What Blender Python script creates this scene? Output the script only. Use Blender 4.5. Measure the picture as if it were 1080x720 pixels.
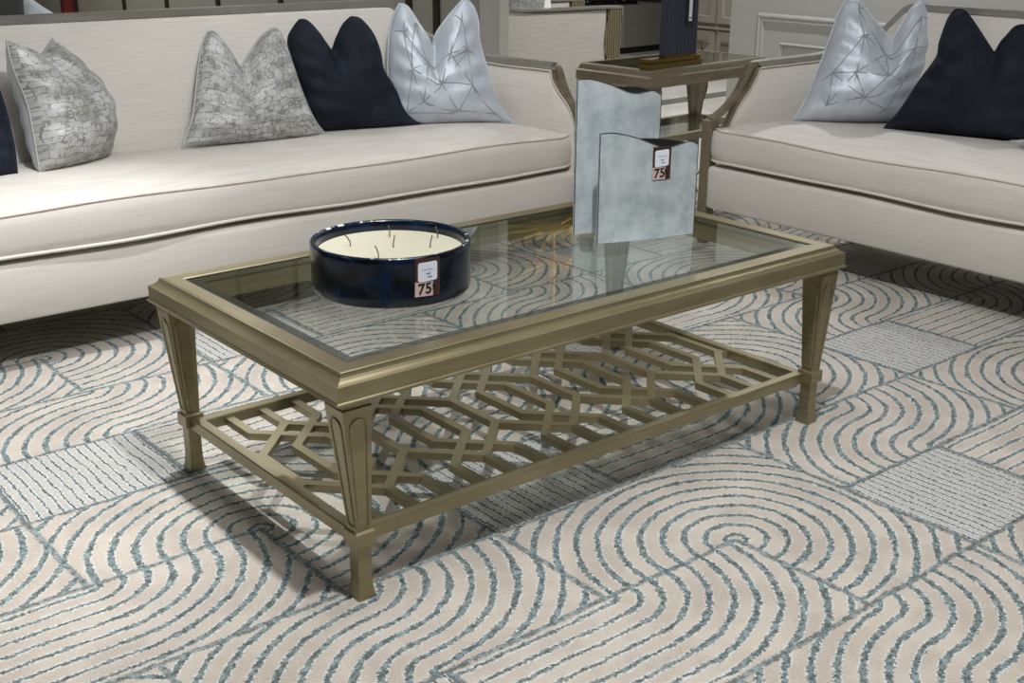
import bpy, bmesh, math, random
from mathutils import Vector, Matrix
PI = math.pi
R = math.radians
S = bpy.context.scene
COL = S.collection
for o in list(bpy.data.objects):
    bpy.data.objects.remove(o)

# ------------------------------------------------------------------ camera
cd = bpy.data.cameras.new('camera')
cam = bpy.data.objects.new('camera', cd)
COL.objects.link(cam)
CAM = Vector((-0.99454, -1.67184, 1.21771))
yw, pt, rl = R(50.44196), R(19.44411), R(0.41734)
fwd = Vector((math.cos(yw)*math.cos(pt), math.sin(yw)*math.cos(pt), -math.sin(pt)))
rgt = Vector((math.sin(yw), -math.cos(yw), 0))
upv = rgt.cross(fwd)
r2 = rgt*math.cos(rl) + upv*math.sin(rl)
u2 = upv*math.cos(rl) - rgt*math.sin(rl)
mw = Matrix((( r2.x, u2.x, -fwd.x, CAM.x), (r2.y, u2.y, -fwd.y, CAM.y), (r2.z, u2.z, -fwd.z, CAM.z), (0, 0, 0, 1)))
cam.matrix_world = mw
cd.sensor_width = 36.0
cd.lens = 1277.7/1080*36
cd.clip_start = 0.05
S.camera = cam

# ------------------------------------------------------------------ world, lights, exposure
w = bpy.data.worlds.new('world')
S.world = w
w.use_nodes = True
w.node_tree.nodes['Background'].inputs[0].default_value = (0.92, 0.96, 1.0, 1)
w.node_tree.nodes['Background'].inputs[1].default_value = 0.42
S.view_settings.view_transform = 'Standard'
S.view_settings.look = 'None'
S.view_settings.exposure = 0.2
S.view_settings.gamma = 1.0
S.view_settings.use_curve_mapping = False

def area(name, loc, target, size, power, col=(1, 1, 1), spread=180):
    l = bpy.data.lights.new(name, 'AREA')
    l.shape = 'DISK'
    l.size = size
    l.energy = power
    l.color = col
    l.spread = R(spread)
    o = bpy.data.objects.new(name, l)
    COL.objects.link(o)
    o.location = loc
    o.rotation_euler = (Vector(target)-Vector(loc)).to_track_quat('-Z', 'Y').to_euler()
    return o

def spot(name, loc, target, angle, power, radius=0.05, blend=0.6, col=(1, 0.97, 0.93)):
    l = bpy.data.lights.new(name, 'SPOT')
    l.energy = power
    l.spot_size = R(angle)
    l.spot_blend = blend
    l.shadow_soft_size = radius
    l.color = col
    o = bpy.data.objects.new(name, l)
    COL.objects.link(o)
    o.location = loc
    o.rotation_euler = (Vector(target)-Vector(loc)).to_track_quat('-Z', 'Y').to_euler()
    return o

WARM = (1.0, 0.97, 0.93)
NEUT = (0.985, 0.992, 1.0)
area('overhead_fill_light', (0.5, -0.3, 2.95), (0.5, -0.3, 0), 1.8, 38, NEUT)  # soft overhead fill, added for ambient light without a known fitting
area('ceiling_downlight', (0.15, -0.70, 2.95), (0.3, -0.2, 0), 0.09, 54, NEUT)
spot('unseen_ceiling_spot', (0.10, 0.93, 2.95), (-0.35, 1.25, 0), 52, 225, 0.03, 0.8, NEUT)
spot('unseen_ceiling_spot', (1.3, 1.45, 2.95), (1.3, 1.65, 0), 60, 35, 0.04, 0.7, NEUT)
for x, y, p in ((4.3, 2.3, 160), (2.0, 4.6, 110), (1.4, 7.5, 230), (5.4, 4.2, 170), (6.5, 3.5, 130), (4.0, -1.2, 25), (-2.6, 1.4, 60)):  # fill spots added out of view to brighten the background and surroundings
    spot('unseen_ceiling_spot', (x, y, 2.93), (x, y, 0), 150, p, 0.05, 1.0, NEUT)

# ------------------------------------------------------------------ helpers
class MB:
    """collects shapes into one mesh"""
    def __init__(s):
        s.v = []; s.f = []; s.m = []; s.uv = {}
    def add(s, vs, fs, m=0, uvs=None):
        b = len(s.v)
        s.v += [tuple(v) for v in vs]
        for f in fs:
            s.f.append(tuple(b+i for i in f)); s.m.append(m)
        if uvs:
            for i, q in enumerate(uvs):
                s.uv[b+i] = q
        return b
    def box(s, lo, hi, m=0, M=None):
        x0, y0, z0 = lo; x1, y1, z1 = hi
        vs = [Vector(p) for p in ((x0,y0,z0),(x1,y0,z0),(x1,y1,z0),(x0,y1,z0),(x0,y0,z1),(x1,y0,z1),(x1,y1,z1),(x0,y1,z1))]
        if M is not None:
            vs = [M @ v for v in vs]
        s.add(vs, [(0,3,2,1),(4,5,6,7),(0,1,5,4),(1,2,6,5),(2,3,7,6),(3,0,4,7)], m)
    def rings(s, rr, m=0, cap0=True, cap1=True, closed=True, loop=False):
        """loft a list of equal-length rings"""
        n = len(rr[0]); b = len(s.v)
        vs = [p for r in rr for p in r]
        fs = []
        k = n if closed else n-1
        rows = len(rr) if loop else len(rr)-1
        for i in range(rows):
            i2 = (i+1) % len(rr)
            for j in range(k):
                j2 = (j+1) % n
                fs.append((i*n+j, i*n+j2, i2*n+j2, i2*n+j))
        if cap0 and closed and not loop: fs.append(tuple(range(n-1, -1, -1)))
        if cap1 and closed and not loop: fs.append(tuple((len(rr)-1)*n+j for j in range(n)))
        s.add(vs, fs, m)
    def tube(s, path, rad, n=8, m=0, closed=False, cap=True):
        P = [Vector(p) for p in path]; N = len(P)
        rad = rad if isinstance(rad, (list, tuple)) else [rad]*N
        rr = []
        t0 = None; nrm = None
        for i in range(N):
            if closed:
                t = P[(i+1) % N]-P[(i-1) % N]
            else:
                t = P[min(i+1, N-1)]-P[max(i-1, 0)]
            if t.length < 1e-9: t = t0 or Vector((0,0,1))
            t.normalize()
            if nrm is None:
                a = Vector((0,0,1)) if abs(t.z) < 0.9 else Vector((1,0,0))
                nrm = (a - t*a.dot(t)).normalized()
            else:
                nrm = (nrm - t*nrm.dot(t))
                nrm = nrm.normalized() if nrm.length > 1e-6 else t.orthogonal().normalized()
            bn = t.cross(nrm)
            rr.append([P[i]+(nrm*math.cos(2*PI*k/n)+bn*math.sin(2*PI*k/n))*rad[i] for k in range(n)])
            t0 = t
        s.rings(rr, m, cap and not closed, cap and not closed, True, closed)
    def bar(s, path, wx, hz, up=(0,0,1), m=0):
        """square section sweep: wx across, hz along 'up'"""
        P = [Vector(p) for p in path]; N = len(P); U0 = Vector(up)
        rr = []
        for i in range(N):
            t = (P[min(i+1, N-1)]-P[max(i-1, 0)]).normalized()
            side = t.cross(U0)
            side = side.normalized() if side.length > 1e-6 else Vector((1,0,0))
            u = side.cross(t).normalized()
            a, c = side*wx/2, u*hz/2
            rr.append([P[i]-a-c, P[i]+a-c, P[i]+a+c, P[i]-a+c])
        s.rings(rr, m)
    def lathe(s, prof, n=48, c=(0,0,0), m=0, cap0=True, cap1=True):
        rr = [[(c[0]+r*math.cos(2*PI*k/n), c[1]+r*math.sin(2*PI*k/n), c[2]+z) for k in range(n)] for r, z in prof]
        s.rings(rr, m, cap0, cap1)
    def sphere(s, c, r, m=0, n=12, sc=(1,1,1)):
        rr = []
        for i in range(1, n):
            a = PI*i/n
            rr.append([(c[0]+sc[0]*r*math.sin(a)*math.cos(2*PI*k/(2*n)), c[1]+sc[1]*r*math.sin(a)*math.sin(2*PI*k/(2*n)), c[2]-sc[2]*r*math.cos(a)) for k in range(2*n)])
        s.rings(rr, m)
    def grid(s, fn, nu, nv, m=0, flip=False):
        vs = []; uv = []
        for j in range(nv+1):
            for i in range(nu+1):
                u, v = i/nu, j/nv
                vs.append(fn(u, v)); uv.append((u, v))
        fs = []
        for j in range(nv):
            for i in range(nu):
                a = j*(nu+1)+i
                q = (a, a+1, a+nu+2, a+nu+1)
                fs.append(q[::-1] if flip else q)
        s.add(vs, fs, m, uv)
    def build(s, name, mats, parent=None, smooth=False, angle=None, bevel=0, segs=2):
        me = bpy.data.meshes.new(name)
        me.from_pydata(s.v, [], s.f)
        mats = mats if isinstance(mats, (list, tuple)) else [mats]
        for x in mats: me.materials.append(x)
        me.polygons.foreach_set('material_index', s.m)
        if s.uv:
            ul = me.uv_layers.new(name='UVMap')
            for lp in me.loops:
                ul.data[lp.index].uv = s.uv.get(lp.vertex_index, (0, 0))
        me.validate()
        bm = bmesh.new(); bm.from_mesh(me)
        bmesh.ops.recalc_face_normals(bm, faces=bm.faces)
        bm.to_mesh(me); bm.free()
        if smooth:
            me.polygons.foreach_set('use_smooth', [True]*len(me.polygons))
            if angle: me.set_sharp_from_angle(angle=R(angle))
        o = bpy.data.objects.new(name, me)
        COL.objects.link(o)
        if parent: o.parent = parent
        if bevel:
            b = o.modifiers.new('bevel', 'BEVEL'); b.width = bevel; b.segments = segs
            b.limit_method = 'ANGLE'; b.angle_limit = R(35)
        return o

def smoothpath(pts, n=6):
    """Catmull-Rom through the points"""
    P = [Vector(p) for p in pts]; out = []
    for i in range(len(P)-1):
        p0, p1, p2, p3 = P[max(i-1, 0)], P[i], P[i+1], P[min(i+2, len(P)-1)]
        for k in range(n):
            t = k/n
            out.append(0.5*((2*p1)+(p2-p0)*t+(2*p0-5*p1+4*p2-p3)*t*t+(3*p1-p0-3*p2+p3)*t**3))
    out.append(P[-1])
    return out

def tag(o, label=None, cat=None, group=None, kind=None):
    if label: o['label'] = label
    if cat: o['category'] = cat
    if group: o['group'] = group
    if kind: o['kind'] = kind
    return o

def thing(name, label, cat, loc=(0,0,0), rz=0, group=None):
    o = bpy.data.objects.new(name, None)
    COL.objects.link(o)
    o.location = loc; o.rotation_euler = (0, 0, rz)
    return tag(o, label, cat, group)

def struct(name, mb, mats, **k):
    return tag(mb.build(name, mats, **k), kind='structure')

# ------------------------------------------------------------------ materials
def lin(r, g, b):
    f = lambda c: ((c/255+0.055)/1.055)**2.4 if c/255 > 0.04045 else c/255/12.92
    return (f(r), f(g), f(b), 1)

class NT:
    def __init__(s, name):
        s.m = bpy.data.materials.new(name); s.m.use_nodes = True
        s.t = s.m.node_tree; s.n = s.t.nodes
        s.b = s.n['Principled BSDF']
    def node(s, typ, **kw):
        n = s.n.new(typ)
        for k, v in kw.items(): setattr(n, k, v)
        return n
    def link(s, a, b): s.t.links.new(a, b)
    def put(s, sock, val):
        if hasattr(val, 'is_linked') or isinstance(val, bpy.types.NodeSocket): s.link(val, sock)
        else: sock.default_value = val
    def M(s, op, a, b=0.0, c=0.0):
        n = s.node('ShaderNodeMath', operation=op)
        for i, v in enumerate((a, b, c)): s.put(n.inputs[i], v)
        return n.outputs[0]
    def mix(s, fac, a, b):
        n = s.node('ShaderNodeMix', data_type='RGBA')
        s.put(n.inputs[0], fac); s.put(n.inputs[6], a); s.put(n.inputs[7], b)
        return n.outputs[2]
    def step(s, x, e0, e1):
        n = s.node('ShaderNodeMapRange', interpolation_type='SMOOTHSTEP')
        s.put(n.inputs[0], x); n.inputs[1].default_value = e0; n.inputs[2].default_value = e1
        return n.outputs[0]
    def coord(s, kind='Object', scale=(1,1,1)):
        c = s.node('ShaderNodeTexCoord'); mp = s.node('ShaderNodeMapping')
        mp.inputs['Scale'].default_value = scale
        s.link(c.outputs[kind], mp.inputs[0])
        return mp.outputs[0]
    def noise(s, vec, scale, detail=3, rough=0.5, out=0):
        n = s.node('ShaderNodeTexNoise')
        s.link(vec, n.inputs['Vector']); n.inputs['Scale'].default_value = scale
        n.inputs['Detail'].default_value = detail; n.inputs['Roughness'].default_value = rough
        return n.outputs[out]
    def bump(s, h, strength=0.2, dist=0.01):
        n = s.node('ShaderNodeBump'); n.inputs['Strength'].default_value = strength
        n.inputs['Distance'].default_value = dist
        s.link(h, n.inputs['Height']); s.link(n.outputs[0], s.b.inputs['Normal'])
    def set(s, **k):
        for a, v in k.items(): s.put(s.b.inputs[a.replace('_', ' ')], v)

def plain(name, col, rough=0.5, metal=0.0, var=0.06, scale=12, bump=0.0, coat=0.0, spec=None):
    t = NT(name)
    v = t.coord()
    n = t.noise(v, scale, 4)
    k = t.mix(n, tuple(c*(1-var) for c in col[:3])+(1,), tuple(min(1, c*(1+var)) for c in col[:3])+(1,))
    t.set(Base_Color=k, Roughness=rough, Metallic=metal, Coat_Weight=coat)
    if spec is not None: t.b.inputs['Specular IOR Level'].default_value = spec
    if bump: t.bump(n, bump, 0.004)
    return t.m

def linen(name, c1, c2):
    t = NT(name)
    v1 = t.coord('Object', (7, 7, 330)); v2 = t.coord('Object', (300, 300, 12))
    a = t.noise(v1, 1.0, 3); b = t.noise(v2, 1.0, 3)
    s = t.M('ADD', t.M('MULTIPLY', a, 0.85), t.M('MULTIPLY', b, 0.15))
    big = t.noise(t.coord(), 3.0, 2)
    f = t.step(t.M('ADD', t.M('MULTIPLY', s, 0.85), t.M('MULTIPLY', big, 0.15)), 0.33, 0.67)
    t.set(Base_Color=t.mix(f, c1, c2), Roughness=0.85)
    t.b.inputs['Sheen Weight'].default_value = 0.15
    t.b.inputs['Specular IOR Level'].default_value = 0.25
    t.bump(s, 0.12, 0.002)
    return t.m

def velvet(name, c1, c2):
    t = NT(name)
    n = t.noise(t.coord(), 9, 4, 0.6); n2 = t.noise(t.coord(), 300, 2)
    t.set(Base_Color=t.mix(t.step(n, 0.4, 0.75), c1, c2), Roughness=0.75)
    t.b.inputs['Sheen Weight'].default_value = 0.2
    t.b.inputs['Sheen Roughness'].default_value = 0.35
    t.b.inputs['Sheen Tint'].default_value = lin(120, 135, 160)
    t.b.inputs['Specular IOR Level'].default_value = 0.2
    t.bump(t.M('ADD', n2, t.M('MULTIPLY', n, 3)), 0.15, 0.004)
    return t.m

def satin(name, c1, c2):
    t = NT(name)
    n = t.noise(t.coord('Object', (14, 14, 5)), 1.6, 3)
    n2 = t.noise(t.coord('Object', (400, 400, 400)), 1, 1)
    t.set(Base_Color=t.mix(n, c1, c2), Roughness=0.44, Metallic=0.18)
    t.b.inputs['Sheen Weight'].default_value = 0.2
    t.bump(t.M('ADD', t.M('MULTIPLY', n, 2.5), t.M('MULTIPLY', n2, .15)), 0.15, 0.012)
    return t.m

def jacquard(name):
    t = NT(name)
    v = t.coord('UV', (1, 1, 1))
    wob = t.noise(v, 6, 3, 0.55, out=1)
    def warp(k):
        ad = t.node('ShaderNodeVectorMath', operation='MULTIPLY_ADD')
        t.link(wob, ad.inputs[0]); ad.inputs[1].default_value = (k, k, 0); t.link(v, ad.inputs[2])
        return ad.outputs[0]
    def brick(vec, bw, rh, mort, rot=0.0, sq=0.6):
        mp = t.node('ShaderNodeMapping'); t.link(vec, mp.inputs[0]); mp.inputs['Rotation'].default_value = (0, 0, rot)
        n = t.node('ShaderNodeTexBrick'); t.link(mp.outputs[0], n.inputs['Vector'])
        n.offset = 0.37; n.offset_frequency = 2; n.squash = sq; n.squash_frequency = 3
        n.inputs['Scale'].default_value = 1.0; n.inputs['Brick Width'].default_value = bw; n.inputs['Row Height'].default_value = rh
        n.inputs['Mortar Size'].default_value = mort; n.inputs['Mortar Smooth'].default_value = 0.3
        n.inputs['Color1'].default_value = (0, 0, 0, 1); n.inputs['Color2'].default_value = (1, 1, 1, 1)
        return n
    a = brick(warp(.13), .088, .052, .0036)
    c = brick(warp(.17), .045, .062, .008, PI/2, .8)
    sheen = t.step(t.noise(v, 3.2, 3), .36, .64)
    base = t.mix(t.M('MULTIPLY', a.outputs['Color'], .8), lin(146, 145, 139), lin(186, 187, 185))
    base = t.mix(t.M('MULTIPLY', sheen, .45), base, lin(206, 210, 214))
    blot = t.M('MULTIPLY', t.step(t.noise(v, 24, 2), .53, .57), t.step(c.outputs['Color'], .3, .7))
    base = t.mix(t.M('MULTIPLY', blot, .7), base, lin(118, 117, 111))
    edge = t.M('MULTIPLY', a.outputs['Fac'], t.step(t.noise(v, 11, 2), .40, .50))
    edge2 = t.M('MULTIPLY', c.outputs['Fac'], t.step(t.noise(v, 8, 2), .52, .60))
    e = t.M('MAXIMUM', edge, edge2)
    base = t.mix(t.M('MULTIPLY', e, .7), base, lin(100, 100, 96))
    t.set(Base_Color=base, Roughness=t.M('ADD', 0.42, t.M('MULTIPLY', a.outputs['Color'], 0.2)), Metallic=0.12)
    t.bump(t.M('SUBTRACT', t.M('MULTIPLY', sheen, .3), e), 0.12, 0.003)
    return t.m

def rug_mat(name):
    t = NT(name)
    tc = t.node('ShaderNodeTexCoord'); P = tc.outputs['Object']
    wob = t.noise(P, 34, 2, 0.6, out=1)
    wob2 = t.noise(P, 5, 2, 0.5, out=1)
    def madd(a, k, b):
        n = t.node('ShaderNodeVectorMath', operation='MULTIPLY_ADD')
        t.link(a, n.inputs[0]); n.inputs[1].default_value = (k, k, 0); t.link(b, n.inputs[2]); return n.outputs[0]
    sh = t.node('ShaderNodeVectorMath', operation='SUBTRACT')
    t.link(madd(wob, 0.011, madd(wob2, 0.018, P)), sh.inputs[0]); sh.inputs[1].default_value = (0.0145, 0.0145, 0)
    sp = t.node('ShaderNodeSeparateXYZ'); t.link(sh.outputs[0], sp.inputs[0])
    M = t.M
    i = M('DIVIDE', M('ADD', sp.outputs[0], 1.074), 0.372)
    j = M('DIVIDE', M('ADD', sp.outputs[1], 0.900), 0.326)
    fi, fj = M('FLOOR', i), M('FLOOR', j)
    p, q = M('SUBTRACT', i, fi), M('SUBTRACT', j, fj)
    half = M('FLOOR', M('MULTIPLY', fj, 0.5))
    jj = M('SUBTRACT', fj, M('MULTIPLY', half, 2.0))
    ii = M('FLOORED_MODULO', M('SUBTRACT', fi, M('MULTIPLY', half, 2.0)), 4.0)
    idx = M('ADD', ii, M('MULTIPLY', jj, 4.0))
    eq = {k: M('COMPARE', idx, float(k), 0.3) for k in range(8)}
    OR = lambda *ks: (lambda r: [r := M('ADD', r, eq[k]) for k in ks[1:]][-1] if len(ks) > 1 else r)(eq[ks[0]])
    cx = OR(0, 2); cy = OR(1, 4, 5)
    dx, dy = M('SUBTRACT', p, cx), M('SUBTRACT', q, cy)
    d = M('SQRT', M('ADD', M('MULTIPLY', dx, dx), M('MULTIPLY', dy, dy)))
    V, H = eq[6], eq[7]
    mixf = lambda f, a, b: M('ADD', M('MULTIPLY', a, M('SUBTRACT', 1.0, f)), M('MULTIPLY', b, f))
    d = mixf(H, d, q)
    d = mixf(V, d, M('MULTIPLY', p, 2.0))
    fr = M('FRACT', M('MULTIPLY', d, 8.0))
    e = M('ABSOLUTE', M('SUBTRACT', fr, 0.5))
    fuzz = t.noise(P, 150, 3, 0.75); fuzz2 = t.noise(P, 22, 2, 0.6)
    jag = M('MULTIPLY', M('SUBTRACT', fuzz, 0.5), 0.55)
    jag = M('ADD', jag, M('MULTIPLY', M('SUBTRACT', fuzz2, 0.5), 0.2))
    e = M('ADD', e, jag)
    thin = M('ADD', M('MULTIPLY', OR(6, 7), 0.045), 0.0)
    line = M('SUBTRACT', 1.0, t.step(M('ADD', e, thin), 0.08, 0.16))
    halo = M('SUBTRACT', 1.0, t.step(e, 0.16, 0.32))
    # seams where neighbouring blocks do not flow into each other
    W = 0.019
    lt = lambda x: M('LESS_THAN', M('ADD', x, M('MULTIPLY', M('SUBTRACT', fuzz, 0.5), 0.07)), W)
    NOT = lambda *ks: M('SUBTRACT', 1.0, OR(*ks) if len(ks) > 1 else eq[ks[0]])
    seam = M('MULTIPLY', lt(p), NOT(1, 3, 4))
    seam = M('MAXIMUM', seam, M('MULTIPLY', lt(M('SUBTRACT', 1.0, p)), NOT(0, 2, 7)))
    seam = M('MAXIMUM', seam, M('MULTIPLY', lt(q), NOT(3)))
    seam = M('MAXIMUM', seam, M('MULTIPLY', lt(M('SUBTRACT', 1.0, q)), NOT(5)))
    pile = t.noise(P, 7, 4, 0.6); grain = t.noise(P, 300, 3, 0.75)
    base = t.mix(t.step(pile, 0.35, 0.65), lin(178, 166, 154), lin(198, 188, 176))
    base = t.mix(M('MULTIPLY', t.step(grain, 0.42, 0.62), 0.5), base, lin(214, 208, 198))
    base = t.mix(M('MULTIPLY', V, 0.7), base, t.mix(t.step(fuzz, 0.35, 0.65), lin(168, 166, 162), lin(204, 204, 202)))
    base = t.mix(M('MULTIPLY', halo, M('MULTIPLY', t.step(fuzz, 0.46, 0.55), 0.8)), base, lin(220, 231, 230))
    tuft = t.noise(P, 62, 3, 0.7)
    teal = t.mix(t.step(tuft, 0.38, 0.66), lin(62, 78, 80), lin(142, 162, 166))
    teal = t.mix(M('MULTIPLY', V, 0.6), teal, lin(70, 72, 76))
    mk = M('MAXIMUM', line, M('MULTIPLY', seam, 0.9))
    base = t.mix(M('MULTIPLY', mk, 0.9), base, teal)
    t.set(Base_Color=base, Roughness=0.95)
    t.b.inputs['Specular IOR Level'].default_value = 0.1
    h = M('ADD', M('MULTIPLY', M('SUBTRACT', 1.0, mk), 1.0), M('ADD', M('MULTIPLY', grain, 0.55), M('MULTIPLY', fuzz, 0.35)))
    t.bump(h, 0.8, 0.006)
    return t.m

def glass_mat(name, tint, rmul=1.0):
    t = NT(name)
    t.n.remove(t.b)
    out = t.n['Material Output']
    tr = t.node('ShaderNodeBsdfTransparent'); tr.inputs[0].default_value = tint
    gl = t.node('ShaderNodeBsdfGlossy'); gl.inputs['Roughness'].default_value = 0.01
    gl.inputs['Color'].default_value = (0.93, 0.97, 0.95, 1)
    ge = t.node('ShaderNodeNewGeometry')
    dt = t.node('ShaderNodeVectorMath', operation='DOT_PRODUCT')
    t.link(ge.outputs['Incoming'], dt.inputs[0]); t.link(ge.outputs['Normal'], dt.inputs[1])
    k = t.M('POWER', t.M('SUBTRACT', 1.0, t.M('ABSOLUTE', dt.outputs['Value'])), 5.0)
    noise = t.noise(t.coord(), 2, 1)
    f = t.M('MULTIPLY', t.M('ADD', 0.04, t.M('MULTIPLY', k, 0.96)), t.M('ADD', rmul, t.M('MULTIPLY', noise, 0.05)))
    mx = t.node('ShaderNodeMixShader')
    t.link(f, mx.inputs[0]); t.link(tr.outputs[0], mx.inputs[1]); t.link(gl.outputs[0], mx.inputs[2])
    t.link(mx.outputs[0], out.inputs[0])
    return t.m

def champagne(name, c1, c2, rough=0.38, metal=0.55):
    t = NT(name)
    a = t.noise(t.coord('Object', (6, 6, 90)), 1, 3); b = t.noise(t.coord(), 5, 4)
    f = t.M('ADD', t.M('MULTIPLY', a, .5), t.M('MULTIPLY', b, .5))
    t.set(Base_Color=t.mix(t.step(f, .35, .65), c1, c2), Roughness=rough, Metallic=metal)
    t.bump(a, 0.06, 0.002)
    return t.m

m_gold = champagne('champagne_gold_paint', lin(139, 129, 98), lin(154, 144, 113), 0.30, 0.65)
m_wood = champagne('taupe_wood_finish', lin(116, 107, 88), lin(136, 126, 104), 0.42, 0.35)
m_rail = champagne('lit_wood_finish', lin(140, 138, 129), lin(156, 154, 146), 0.30, 0.35)  # same sofa wood, lightened in colour to stand in for reflected light
m_glass = glass_mat('clear_glass', (0.965, 0.985, 0.972, 1))
m_bevel = glass_mat('bevelled_glass_edge', (0.32, 0.35, 0.34, 1), 4.0)
m_linen = linen('cream_linen', lin(201, 195, 187), lin(212, 207, 200))
m_welt = linen('linen_welt', lin(190, 180, 168), lin(210, 201, 190))
m_navy = velvet('navy_velvet', lin(20, 25, 35), lin(34, 40, 52))
m_satin = satin('silver_satin', lin(168, 177, 188), lin(198, 205, 212))
m_silverback = satin('plain_silver_satin', lin(186, 194, 204), lin(214, 220, 226))
m_thread = plain('metallic_thread', lin(138, 141, 143), 0.5, 0.0)
m_jac = jacquard('block_jacquard')
m_rug = rug_mat('carved_pile_rug')
m_black = plain('black_plastic', lin(18, 18, 20), 0.4)

# ------------------------------------------------------------------ setting
def floor_mat():
    t = NT('pale_marble_tile')
    v = t.coord()
    n = t.noise(v, 1.6, 6, 0.6); n2 = t.noise(v, 9, 3)
    br = t.node('ShaderNodeTexBrick'); t.link(v, br.inputs['Vector'])
    br.offset = 0; br.inputs['Scale'].default_value = 1.0
    br.inputs['Brick Width'].default_value = 0.8; br.inputs['Row Height'].default_value = 0.8
    br.inputs['Mortar Size'].default_value = 0.004
    base = t.mix(t.step(n, 0.35, 0.7), lin(206, 202, 194), lin(224, 221, 214))
    base = t.mix(t.M('MULTIPLY', br.outputs['Fac'], 0.35), base, lin(150, 146, 138))
    t.set(Base_Color=base, Roughness=t.M('ADD', 0.12, t.M('MULTIPLY', n2, 0.08)))
    return t.m
b = MB(); b.box((-7, -7, -0.1), (12, 13, -0.012))
struct('floor', b, floor_mat())
m_band = plain('grey_marble', lin(112, 110, 106), 0.25, 0, 0.15, 6)
for n_, y0, y1 in ((1, 4.10, 4.26), (2, 3.55, 3.64)):
    b = MB(); b.box((2.0, y0, -0.0125), (9, y1, -0.0105), M=Matrix.Rotation(R(3.2), 4, 'Z') @ Matrix.Translation((0.21, -0.27, 0)))
    struct('trim_%d' % n_, b, m_band)
b = MB(); b.box((-7, -7, 3.0), (12, 13, 3.1))
struct('ceiling', b, plain('grey_ceiling', lin(168, 167, 164), 0.9))
m_wallgrey = plain('warm_grey_wall', lin(168, 164, 156), 0.8)
b = MB(); b.box((-7, 12.8, -0.012), (12, 13, 3.0))
struct('wall_back', b, m_wallgrey)
m_walldark = plain('taupe_wall', lin(120, 116, 108), 0.8)
b = MB(); b.box((-7.2, -7, -0.012), (-7, 13, 3.0))
struct('wall_left', b, m_walldark)
b = MB(); b.box((12, -7, -0.012), (12.2, 13, 3.0))
struct('wall_far', b, m_wallgrey)
b = MB(); b.box((-7, -7.2, -0.012), (12, -7, 3.0))
struct('wall_front', b, m_walldark)

# panelled wall on the right, with moulding frames
m_panel = plain('grey_white_panel_paint', lin(176, 176, 171), 0.55, 0, 0.03)
WX = 5.0
b = MB(); b.box((WX, -4.0, -0.012), (WX+0.25, 3.47, 3.0))
struct('wall_right', b, m_panel)
def mould(n_, y0, y1, z0, z1, wd):
    b = MB()
    prof = [(0, 0), (0.014, 0.004), (0.022, 0.3*wd), (0.012, 0.55*wd), (0.018, 0.8*wd), (0, wd)]
    rr = []
    for d, ins in prof:
        rr.append([(WX-d, y0+ins, z0+ins), (WX-d, y1-ins, z0+ins), (WX-d, y1-ins, z1-ins), (WX-d, y0+ins, z1-ins)])
    b.rings(rr, cap0=False, cap1=False)
    struct('trim_%d' % n_, b, m_panel)
mould(3, 0.6, 3.25, 0.1, 0.662, 0.05)
mould(4, 0.85, 3.07, 0.22, 0.50, 0.028)
mould(5, -2.4, 0.4, 0.1, 0.662, 0.05)

# tall grey panels behind the left sofa, split by dark gold strips
m_pan2 = plain('brown_grey_panel', lin(136, 132, 122), 0.45, 0, 0.05)
m_pan3 = plain('pale_grey_panel', lin(170, 168, 160), 0.5, 0, 0.04)
m_strip = plain('dark_bronze_strip', lin(52, 44, 32), 0.35, 0.5)
PX = 3.03
ys = [10.6, 9.12, 8.144, 7.329, 6.475, 5.579, 4.686, 4.124, 3.862, 3.452]
b = MB(); b.box((PX, 3.44, -0.012), (PX+0.03, 12.8, 3.0))
struct('wall_divider', b, m_pan2)
for k, y in enumerate((8.144, 7.329, 6.475, 5.579, 4.124, 3.862)):
    b = MB(); b.box((PX-0.012, y-0.025, -0.012), (PX+0.01, y+0.025, 3.0))
    struct('trim_%d' % (6+k), b, m_strip)
b = MB(); b.box((PX-0.008, 4.55, -0.012), (PX+0.01, 4.69, 3.0))
struct('trim_12', b, m_pan3)
b = MB(); b.box((PX-0.035, 3.275, -0.012), (PX+0.025, 3.44, 3.0))
struct('wall_column', b, m_pan3)

# ------------------------------------------------------------------ rug
def rug():
    b = MB()
    x0, x1, y0, y1 = -1.82, 3.39, -2.53, 2.36
    b.box((x0, y0, -0.0115), (x1, y1, 0.0))
    o = b.build('area_rug', m_rug)
    tag(o, 'large beige carved rug with teal swirl lines under the glass coffee table', 'rug')
rug()

# ------------------------------------------------------------------ coffee table
def rect(L, W, ins, z, cx=0, cy=0):
    a, c = L/2-ins, W/2-ins
    return [(cx-a, cy-c, z), (cx+a, cy-c, z), (cx+a, cy+c, z), (cx-a, cy+c, z)]

def sq(c, h, z):
    return [(c[0]-h, c[1]-h, z), (c[0]+h, c[1]-h, z), (c[0]+h, c[1]+h, z), (c[0]-h, c[1]+h, z)]

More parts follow.
